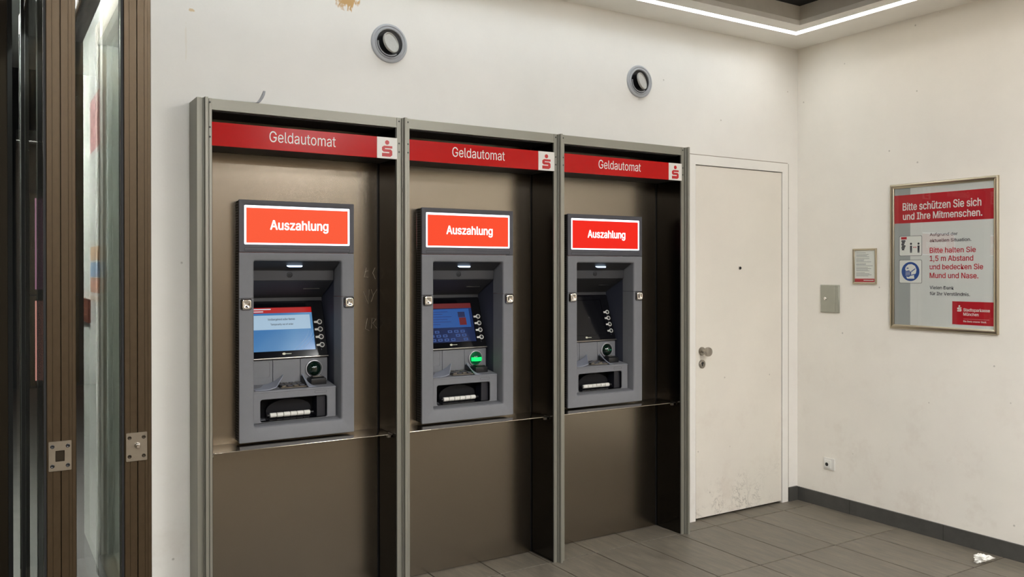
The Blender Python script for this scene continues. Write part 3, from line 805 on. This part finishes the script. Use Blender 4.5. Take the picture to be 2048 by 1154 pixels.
    def wing(sgn, a_base, a_tip, name):
        bm = bmesh.new(); L = []
        for i in range(9):
            t = i / 8                                # 0 front, 1 back
            d = .047 + .098 * t
            hgt = .012 + .034 * t ** 1.2; run = a_tip - .062 * (1 - t) - a_base
            row = []
            for j in range(8):
                s_ = j / 7
                row.append((a_base + run * s_, .2205 + .008 * t + hgt * (s_ ** 3.2), -d - .006 * (1 - s_)))
            back = [(p[0] + .003, p[1] - .004, p[2]) for p in row[::-1]]
            L.append(row + back)
        stack(bm, L, True, True)
        return link(name, bm, SHIELD, R, 50)
    wing(1, .085, .238, 'keypad_shield')
    bm = bmesh.new(); L = []
    for i in range(9):
        t = i / 8; d = .048 + .098 * t; hgt = .004 + .048 * t ** 1.1
        a = .328 + .002 * t
        L.append([(a, .219, -d), (a + .004, .219 + hgt * .5, -d), (a - .002, .219 + hgt, -d), (a + .004, .2195 + hgt, -d), (a + .024 - .008 * t, .219 + hgt * .45, -d), (a + .040, .219, -d)])
    stack(bm, L, True, True); rs = link('keypad_shield', bm, SHIELD, R, 50)
    bm = bmesh.new(); stack(bm, [[(.3215, .2195, -.048), (.3215, .2225, -.048), (.3235, .262, -.146), (.3235, .2195, -.146)], [(.328, .2195, -.048), (.328, .2225, -.048), (.3285, .262, -.146), (.3285, .2195, -.146)]], True, True)
    link('shield_inner_side', bm, BLACKP, rs)
    return R

make_machine(-3.666, 0, 'left cash machine showing a pale blue out of order screen')
make_machine(-2.779, 1, 'middle cash machine with dim blue screen and glowing green card reader')
make_machine(-1.8905, 2, 'right cash machine with a black switched off screen')

# ------------------------------------------------------------------ air nozzles in the wall
for k, (x, z, lab) in enumerate(((-2.953, 2.627, 'round grey air nozzle in the wall above the left and middle machines'), (-1.379, 2.629, 'round grey air nozzle in the wall above the right machine'))):
    t = empty('air_nozzle', frame_atm(x, 0, z)); tag(t, lab, 'vent', 'round wall air nozzles')
    bm = bmesh.new(); lathe(bm, [(.094, 0), (.094, .004), (.090, .009), (.083, .010), (.081, .007), (.076, .007), (.072, .012), (.067, .010), (.066, .0)], 56)
    link('flange', bm, VENT_G, t, 30)
    bm = bmesh.new(); lathe(bm, [(.0665, .001), (.0665, .004), (.058, .002), (.01, .0015)], 40, None, True, True); link('socket', bm, BLACKP, t)
    bm = bmesh.new()
    A = Matrix.Translation((-.002, -.001, .024)) @ Matrix.Rotation(math.radians(30), 4, 'Z') @ Matrix.Rotation(math.radians(27), 4, 'Y')
    lathe(bm, [(.047, -.006), (.050, -.002), (.0505, .004), (.049, .007), (.046, .0075), (.044, .005), (.042, .003), (.02, .0025), (.004, .0025)], 48, A, True, True)
    link('nozzle', bm, VENT_L, t, 40)
    bm = bmesh.new()
    L = []
    for i in range(15):
        a = math.radians(175 + 130 * i / 14)
        L.append([((.063 + p) * math.cos(a), (.063 + p) * math.sin(a), q) for p, q in ((-.006, .004), (0, .004), (0, .013), (-.006, .011))])
    stack(bm, L, True, True); link('nozzle_ring', bm, VENT_G, t, 40)

# ------------------------------------------------------------------ right wall: poster, notice, box, socket
def picture_frame(name, y0, y1, z0, z1, fw, fd, label, cat):
    """y0 is the left edge seen from the room"""
    w, h = (y0 - y1), z1 - z0
    t = empty(name, frame_right(0, y0, z0)); tag(t, label, cat)
    def rail(p0, p1, q0, q1):
        # mitred rail from outer corners p to inner corners q with a rounded section
        bm = bmesh.new(); L = []
        for o_, i_ in ((p0, q0), (p1, q1)):
            o_, i_ = Vector(o_), Vector(i_)
            sec = [(0, .0005), (0, fd * .7), (.15, fd * .95), (.4, fd), (.75, fd * .8), (1, fd * .55), (1, .0005)]
            L.append([tuple((o_.lerp(i_, s)).to_3d() + Vector((0, 0, c))) for s, c in sec])
        stack(bm, L, True, True); return link('frame_rail', bm, FRAME_C, t, 50)
    O = [(0, 0), (w, 0), (w, h), (0, h)]; I = [(fw, fw), (w - fw, fw), (w - fw, h - fw), (fw, h - fw)]
    for k in range(4): rail(O[k], O[(k + 1) % 4], I[k], I[(k + 1) % 4])
    return t, w, h
PY, PZ = -0.6865, 1.1845
t, w, h = picture_frame('framed_poster', PY, -1.3235, PZ, 2.0405, .025, .017, 'large red and white safety poster in a champagne metal frame on the right wall', 'poster')
def pa(y): return PY - y
def pb(z): return z - PZ
mkbox('poster_sheet', PAPER, t, .02, w - .02, .02, h - .02, .0008, .0030)
mkbox('grey_band', PAPER_G, t, pa(-.705), pa(-.812), .02, h - .02, .0030, .0033)
mkbox('red_banner', P_RED, t, .02, w - .02, pb(1.8085), pb(1.9745), .0033, .0037)
text('lettering', 'Bitte schützen Sie sich', P_WHITE, t, pa(-.765), pa(-1.228), pb(1.884), .0037, .044, .016)
text('lettering', 'und Ihre Mitmenschen.', P_WHITE, t, pa(-.767), pa(-1.233), pb(1.8285), .0037, .040, .016)
for s, y, z, hh, m, b in (('Aufgrund der', -1.096, 1.7275, .018, P_INK, .008), ('aktuellen Situation.', -1.173, 1.6930, .018, P_INK, .008), ('Bitte halten Sie', -1.198, 1.631, .030, P_REDT, .012), ('1,5 m Abstand', -1.184, 1.584, .030, P_REDT, .012),
                       ('und bedecken Sie', -1.238, 1.5365, .030, P_REDT, .012), ('Mund und Nase.', -1.212, 1.4865, .030, P_REDT, .012), ('Vielen Dank', -1.075, 1.4225, .019, P_INK, .008), ('für Ihr Verständnis.', -1.166, 1.3885, .019, P_INK, .008)):
    text('lettering', s, m, t, pa(-.933), pa(y), pb(z), .0033, hh, b)
lg = mkbox('logo_panel', P_RED, t, pa(-1.066), w - .02, pb(1.228), pb(1.357), .0030, .0036)
emblem(lg, P_WHITE, pa(-1.107), pb(1.318), .036, .0036)
text('lettering', 'Stadtsparkasse', P_WHITE, lg, pa(-1.130), pa(-1.275), pb(1.303), .0036, .017, .010)
text('lettering', 'München', P_WHITE, lg, pa(-1.130), pa(-1.214), pb(1.279), .0036, .017, .010)
mkbox('rule', P_WHITE, lg, pa(-1.130), pa(-1.272), pb(1.2600), pb(1.2608), .0036, .0039)
text('lettering', 'Die Bank unserer Stadt.', P_WHITE, lg, pa(-1.130), pa(-1.258), pb(1.243), .0036, .0095, .006)
for z0, z1 in ((1.615, 1.733), (1.455, 1.592)):
    bm = bmesh.new(); a0, a1, b0, b1 = pa(-.742), pa(-.885), pb(z0), pb(z1)
    stack(bm, [rrect(a0, a1, b0, b1, .008, .0033), rrect(a0, a1, b0, b1, .008, .0036), rrect(a0 + .002, a1 - .002, b0 + .002, b1 - .002, .007, .0036), rrect(a0 + .002, a1 - .002, b0 + .002, b1 - .002, .007, .0033)])
    ic = link('pictogram_box', bm, P_INK, t)
    bm = bmesh.new(); plate(bm, [(p[0], p[1]) for p in rrect(a0 + .0021, a1 - .0021, b0 + .0021, b1 - .0021, .007, 0)], .0033, .0035); link('pictogram_ground', bm, P_WHITE, ic)
    cx = (a0 + a1) / 2; cy = (b0 + b1) / 2
    if z0 > 1.6:
        mkbox('pictogram_banner', P_RED, ic, a0 + .012, a0 + .048, b1 - .020, b1 - .006, .0035, .0038)
        bm = bmesh.new()
        for q in range(6): box(bm, a0 + .014 + .003 * (q % 2), a0 + .040 - .004 * (q % 3), b1 - .034 - q * .010, b1 - .025 - q * .010, .0035, .0038)
        link('pictogram_machine', bm, P_INK, ic)
        for px in (a0 + .075, a0 + .122):
            bm = bmesh.new()
            lathe(bm, [(.0065, .0035), (.0065, .0038)], 16, Matrix.Translation((px, b0 + .071, 0)), True, True)
            plate(bm, [(px - .0055, b0 + .018), (px - .001, b0 + .018), (px, b0 + .036), (px + .001, b0 + .018), (px + .0055, b0 + .018), (px + .0065, b0 + .060), (px - .0065, b0 + .060)], .0035, .0038)
            link('pictogram_person', bm, P_INK, ic)
        bm = bmesh.new(); plate(bm, [(a0 + .088, b0 + .050), (a0 + .094, b0 + .045), (a0 + .094, b0 + .049), (a0 + .104, b0 + .049), (a0 + .104, b0 + .045), (a0 + .110, b0 + .050), (a0 + .104, b0 + .055), (a0 + .104, b0 + .051), (a0 + .094, b0 + .051), (a0 + .094, b0 + .055)], .0035, .0038); link('pictogram_arrow', bm, P_RED, ic)
    else:
        bm = bmesh.new(); lathe(bm, [(.056, .0035), (.056, .0038)], 48, Matrix.Translation((cx, cy, 0)), True, True); link('pictogram_disc', bm, P_BLUE, ic)
        k = .056
        # head in profile with a mask: pale head and ear strap lines
        head = [(-.35, -.75), (.45, -.75), (.40, -.42), (.62, -.15), (.68, .20), (.52, .58), (.15, .78), (-.25, .74), (-.52, .50), (-.60, .25), (-.50, .10), (-.66, -.12), (-.56, -.20), (-.52, -.46)]
        bm = bmesh.new(); plate(bm, [(cx + x * k, cy + y * k) for x, y in head], .0038, .0041); link('pictogram_head', bm, P_WHITE, ic)
        bm = bmesh.new()
        mask = [(-.60, .02), (-.15, .12), (.10, -.05), (.08, -.42), (-.20, -.58), (-.56, -.50), (-.72, -.22)]
        plate(bm, [(cx + x * k, cy + y * k) for x, y in mask], .0041, .0044)
        for p0, p1 in (((.10, -.02), (.55, .30)), ((.08, -.40), (.50, -.28))):
            d = Vector((p1[0] - p0[0], p1[1] - p0[1])).normalized(); n_ = Vector((-d.y, d.x)) * .045
            plate(bm, [(cx + (x + n_.x * s) * k, cy + (y + n_.y * s) * k) for (x, y), s in ((p0, 1), (p1, 1), (p1, -1), (p0, -1))], .0041, .0044)
        plate(bm, [(cx + x * k, cy + y * k) for x, y in ((-.42, .30), (-.20, .30), (-.20, .40), (-.42, .40))], .0041, .0044)
        link('pictogram_mask', bm, P_BLUE, ic)
        bm = bmesh.new()
        for q in range(3):
            yy = -.08 - q * .15
            plate(bm, [(cx + x * k, cy + (yy + y) * k) for x, y in ((-.55, -.02), (.0, .02), (.0, .06), (-.55, .02))], .0044, .0047)
        link('mask_folds', bm, P_WHITE, ic)
mkbox('glazing', PGLASS, t, .022, w - .022, .022, h - .022, .0062, .0074)

t, w, h = picture_frame('framed_notice', -.4275, -.5925, 1.4455, 1.6655, .012, .012, 'small framed notice with a red foot strip left of the large poster', 'notice')
mkbox('notice_sheet', P_WHITE, t, .009, w - .009, .009, h - .009, .0008, .0022)
mkbox('foot_strip', P_RED, t, .013, w - .013, .013, .034, .0022, .0026)
random.seed(3)
bm = bmesh.new()
z = h - .028
for q in range(19):
    if q in (1, 4, 8, 11, 15): z -= .004
    l = random.uniform(.45, 1.0) * (w - .05)
    box(bm, .022, .022 + l, z, z + .0022, .0022, .0025); z -= .0068
ln = link('print_lines', bm, mat('small_print', rgb(120, 120, 126), .6), t); ln['kind'] = 'stuff'
mkbox('foot_mark', P_WHITE, t, w * .45, w - .022, .022, .026, .0026, .0029)
mkbox('glazing', PGLASS, t, .010, w - .010, .010, h - .010, .0042, .0050)

t = empty('wall_cabinet', frame_right(0, -.189, 1.2595)); tag(t, 'small grey steel key cabinet low on the right wall beside the small notice', 'cabinet')
mkbox('cabinet_body', BOXG, t, 0, .141, 0, .178, .0005, .010, .0015, 1)
dr = mkbox('cabinet_door', BOXG, t, .003, .114, .003, .175, .010, .0125, .001, 1)
mkbox('hinge_strip', BOXG, t, .1155, .138, .003, .175, .010, .0125, .001, 1)
bm = bmesh.new(); lathe(bm, [(.010, .0125), (.010, .0165), (.008, .018)], 20, Matrix.Translation((.040, .090, 0)), True, True); lk = link('lock', bm, CHROME, dr, 35)

t = empty('wall_socket', frame_right(0, -.214, .2465)); tag(t, 'white square wall socket low on the right wall above the skirting', 'socket')
bm = bmesh.new(); stack(bm, [rrect(0, .081, 0, .076, .003, .0005), rrect(0, .081, 0, .076, .003, .007), rrect(.0015, .0795, .0015, .0745, .003, .0085)], True, True); link('cover_plate', bm, WHITEB, t, 35)
bm = bmesh.new(); stack(bm, [rrect(.008, .058, .012, .064, .003, .0085), rrect(.008, .058, .012, .064, .003, .0150), rrect(.010, .056, .014, .062, .003, .0165)], True, True); ins = link('insert', bm, WHITEB, t, 35)
bm = bmesh.new(); lathe(bm, [(.0115, .0165), (.0115, .0172), (.008, .0172)], 24, Matrix.Translation((.030, .036, 0)), True, True); link('key_hole', bm, BLACKP, ins, 35)

# crumpled tissue on the floor
bm = bmesh.new()
bmesh.ops.create_icosphere(bm, subdivisions=4, radius=1.0)
from mathutils import noise
ax = Vector((cr.x, cr.y, 0)).normalized(); ay = Vector((-ax.y, ax.x, 0))
for v in bm.verts:
    p = v.co.copy()
    n_ = noise.noise(p * 1.7 + Vector((3, 1, 2))) * .55 + abs(noise.noise(p * 3.6)) * .5 - .12
    p = p * (0.78 + n_)
    sx2 = .052 * (1.0 - .25 * p.x); 
    h_ = .022 * (1.15 - .55 * p.x)
    q = ax * (p.x * .052) + ay * (p.y * .026 * (1 - .3 * p.x)) + Vector((0, 0, p.z * h_))
    v.co = q
mn = min(v.co.z for v in bm.verts)
for v in bm.verts: v.co.z = max(v.co.z - mn - .004, 0.0)
o = link('crumpled_tissue', bm, mat('tissue_paper', rgb(238, 236, 230), .8), None, 25); o.location = (-.195, -1.345, 0.0005)
tag(o, 'crumpled white tissue on the tiles near the right skirting', 'litter')

# ------------------------------------------------------------------ parked glass door leaves at the left
def leaf(x0, label, plate_kind):
    x1 = x0 + .074
    t = empty('glass_door_leaf', Matrix.Translation((x0, -1.12, 0))); tag(t, label, 'glass door', 'parked glass door leaves')
    L = 2.05
    def stile(y0, name):
        bm = bmesh.new()
        # profile seen from above; the edge face carries grooves
        s = 1
        prof = [(0.0, .072), (0.0, .004), (.002, 0), (.014, 0), (.0145, .0012), (.0155, .0012), (.016, 0), (.0340, 0), (.0340, .012), (.0370, .012), (.0370, 0), (.054, 0), (.0545, .0012), (.0555, .0012), (.056, 0), (.062, 0), (.0622, .0015), (.0640, .0015), (.0642, 0), (.072, 0), (.074, .004), (.074, .072)]
        if y0 > .5: prof = [(a, .072 - b) for a, b in prof]
        stack(bm, [[(a, y0 + b, 0.02) for a, b in prof], [(a, y0 + b, 2.75) for a, b in prof]], True, True)
        return link(name, bm, BRONZE, t)
    stile(0, 'stile'); stile(L - .072, 'stile')
    mkbox('bottom_rail', BRONZE, t, .003, .071, .072, L - .072, .02, .12)
    mkbox('top_rail', BRONZE, t, .003, .071, .072, L - .072, 2.65, 2.75)
    mkbox('pane', DGLASS, t, .006, .018, .074, L - .074, .12, 2.65)
    bm = bmesh.new()
    bm.free()
    for g_ in ((-.002, .006, .0722, .086), (-.002, .006, L - .086, L - .0722), (.018, .030, .0722, .086), (.018, .030, L - .086, L - .0722), (-.0025, .0, .060, .066), (-.006, .0, .004, .016)):
        bm = bmesh.new(); box(bm, *g_, .12, 2.65); link('gasket', bm, RUBBER, t)
    bm = bmesh.new(); box(bm, -.0035, -.0005, .048, .054, .05, 2.7); link('edge_bead', bm, SATIN, t)
    # lock plate on the edge
    A = Matrix(((1, 0, 0, .005 if plate_kind == 'hole' else .0045), (0, 0, -1, 0), (0, 1, 0, .976 if plate_kind == 'hole' else .980), (0, 0, 0, 1)))
    bm = bmesh.new()
    def rr(*a): return [tuple(A @ Vector(p)) for p in rrect(*a)]
    pw, ph = .056, .082
    if plate_kind == 'hole':
        stack(bm, [rr(0, pw, 0, ph, .002, 0.0005), rr(0, pw, 0, ph, .002, .004), rr(.0165, .0390, .026, .056, .001, .004), rr(.0165, .0390, .026, .056, .001, .0005)])
    else:
        stack(bm, [rr(0, pw, 0, ph, .002, 0.0005), rr(0, pw, 0, ph, .002, .004)], True, True)
    pl = link('lock_plate', bm, SATIN, t)
    for px, pz in ((.009, .014), (.047, .014), (.009, .068), (.047, .068)):
        bm = bmesh.new(); lathe(bm, [(.0055, .0038), (.0055, .0046), (.0040, .0052), (.0025, .0042)], 14, A @ Matrix.Translation((px, pz, 0)), True, True); link('screw', bm, BLACKP if plate_kind == 'hole' else BRONZE_D, pl, 40)
    bm = bmesh.new()
    if plate_kind == 'hole':
        stack(bm, [rr(.0165, .0390, .026, .056, .001, .0036), rr(.018, .0375, .0275, .0545, .001, .0007)], False, True); link('bolt_hole', bm, BRONZE_D, pl)
    else:
        lathe(bm, [(.009, .004), (.008, .008), (.0062, .010), (.0062, .018), (.0045, .0205)], 20, A @ Matrix.Translation((.030, .044, 0)), True, True); link('bolt_pin', bm, CHROME, pl, 40)
    return t
leaf(-4.469, 'bronze framed glass door leaf whose lock plate has a square hole', 'hole')
leaf(-4.2725, 'bronze framed glass door leaf beside the white wall with a bolt pin plate', 'pin')

# ------------------------------------------------------------------ entrance area beyond the leaves
sbox('ground', mat('paving_dark', rgb(62, 60, 58), .7, var=.15, vscale=9), None, -12, 4, 0.35, 14, -0.12, -0.012)
jb = empty('door_jamb', Matrix.Translation((-4.75, .42, 0))); tag(jb, 'dark bronze entrance jamb with black seals at the far left edge', 'door frame')
mkbox('jamb_post', BRONZE_D, jb, .0, .222, 0, .12, -.012, 2.9)
bm = bmesh.new(); box(bm, .2225, .240, -.004, .10, -.012, 2.9); box(bm, .272, .286, -.004, .06, -.012, 2.9); link('seal', bm, RUBBER, jb)
mkbox('pane', DGLASS, jb, .240, .272, .03, .036, -.012, 2.9)
# far street front with a few lit windows
sf_ = empty('shop_building', Matrix.Translation((-4.3, 9.0, -.012))); tag(sf_, 'dark building across the street with pink lit shop windows', 'building')
mkbox('facade', mat('facade_dark', rgb(40, 38, 40), .9), sf_, -5, 5, 0, .4, 0, 7)
for k, (x0, x1, z0, z1, c, s) in enumerate(((-.644, -.584, 1.3, 2.5, rgb(225, 150, 190), .5), (-.644, -.584, .1, 1.15, rgb(240, 160, 150), .9), (.8, 2.2, .9, 2.3, rgb(255, 140, 90), .9))):
    wf = mkbox('window', BRONZE_D, sf_, x0 - .06, x1 + .06, -.03, 0, z0 - .06, z1 + .06)
    mkbox('pane', emit('shop_window_%d' % k, c, s), wf, x0, x1, -.04, -.031, z0, z1)
# board painted as the glass's coloured reflections, and a sign on the return wall
t = empty('reflection_strip', Matrix.Translation((-4.121, .78, 0))); tag(t, 'tall pale board painted with the coloured reflections of the door glass', 'display')
mkbox('reflection_board', P_WHITE, t, -.012, 0, 0, .44, .05, 2.9)
for z0, z1, c in ((1.585, 1.655, rgb(232, 186, 150)), (1.500, 1.575, rgb(160, 190, 226)), (1.42, 1.495, rgb(232, 168, 140)), (1.375, 1.40, rgb(240, 225, 210)), (2.15, 2.42, rgb(222, 158, 158))):
    mkbox('reflection_patch', mat('reflection_tint', c, .5, var=.3, vscale=40), t, -.0145, -.012, .02, .42, z0, z1)
t = empty('direction_sign', Matrix.Translation((-4.121, 1.27, 1.25))); tag(t, 'small brown sign plate seen through the door glass', 'sign')
mkbox('sign_plate', mat('sign_brown', rgb(112, 54, 34), .5), t, -.02, 0, 0, .52, 0, .125)
bm = bmesh.new()
for q in range(2): box(bm, -.0212, -.020, .05, .46, .040 + q * .035, .046 + q * .035)
link('sign_lines', bm, mat('sign_line', rgb(160, 110, 86), .5), t)
t = empty('entrance_fill_lamp', Matrix.Translation((-5.05, 1.9, 2.98))); tag(t, 'unseen flat fill lamp added above the entrance', 'light')  # unseen lamp, added to light the return wall behind the glass
mkbox('canopy', CEIL, None, -12, -4.12, .01, 3.4, 3.02, 3.12)['kind'] = 'structure'
bpy.data.objects['canopy'].name = 'ceiling_canopy'
mkbox('lamp_body', SATIN, t, -.30, .30, -.25, .25, .0, .04)
mkbox('diffuser', emit('entrance_fill_light', (0.97, 1.0, 0.95, 1), 330.0), t, -.28, .28, -.23, .23, -.004, -.0005)

bm = bmesh.new(); box(bm, -4.172, -4.140, .05, 1.0, 3.000, 3.0195)  # added strip, brightens the near part of the return wall
tag(link('led_strip', bm, emit('side_fill_diffuser', (0.97, 1.0, 0.96, 1), 420.0)), 'unseen short fill light added above the return wall beside the glass leaves', 'light')
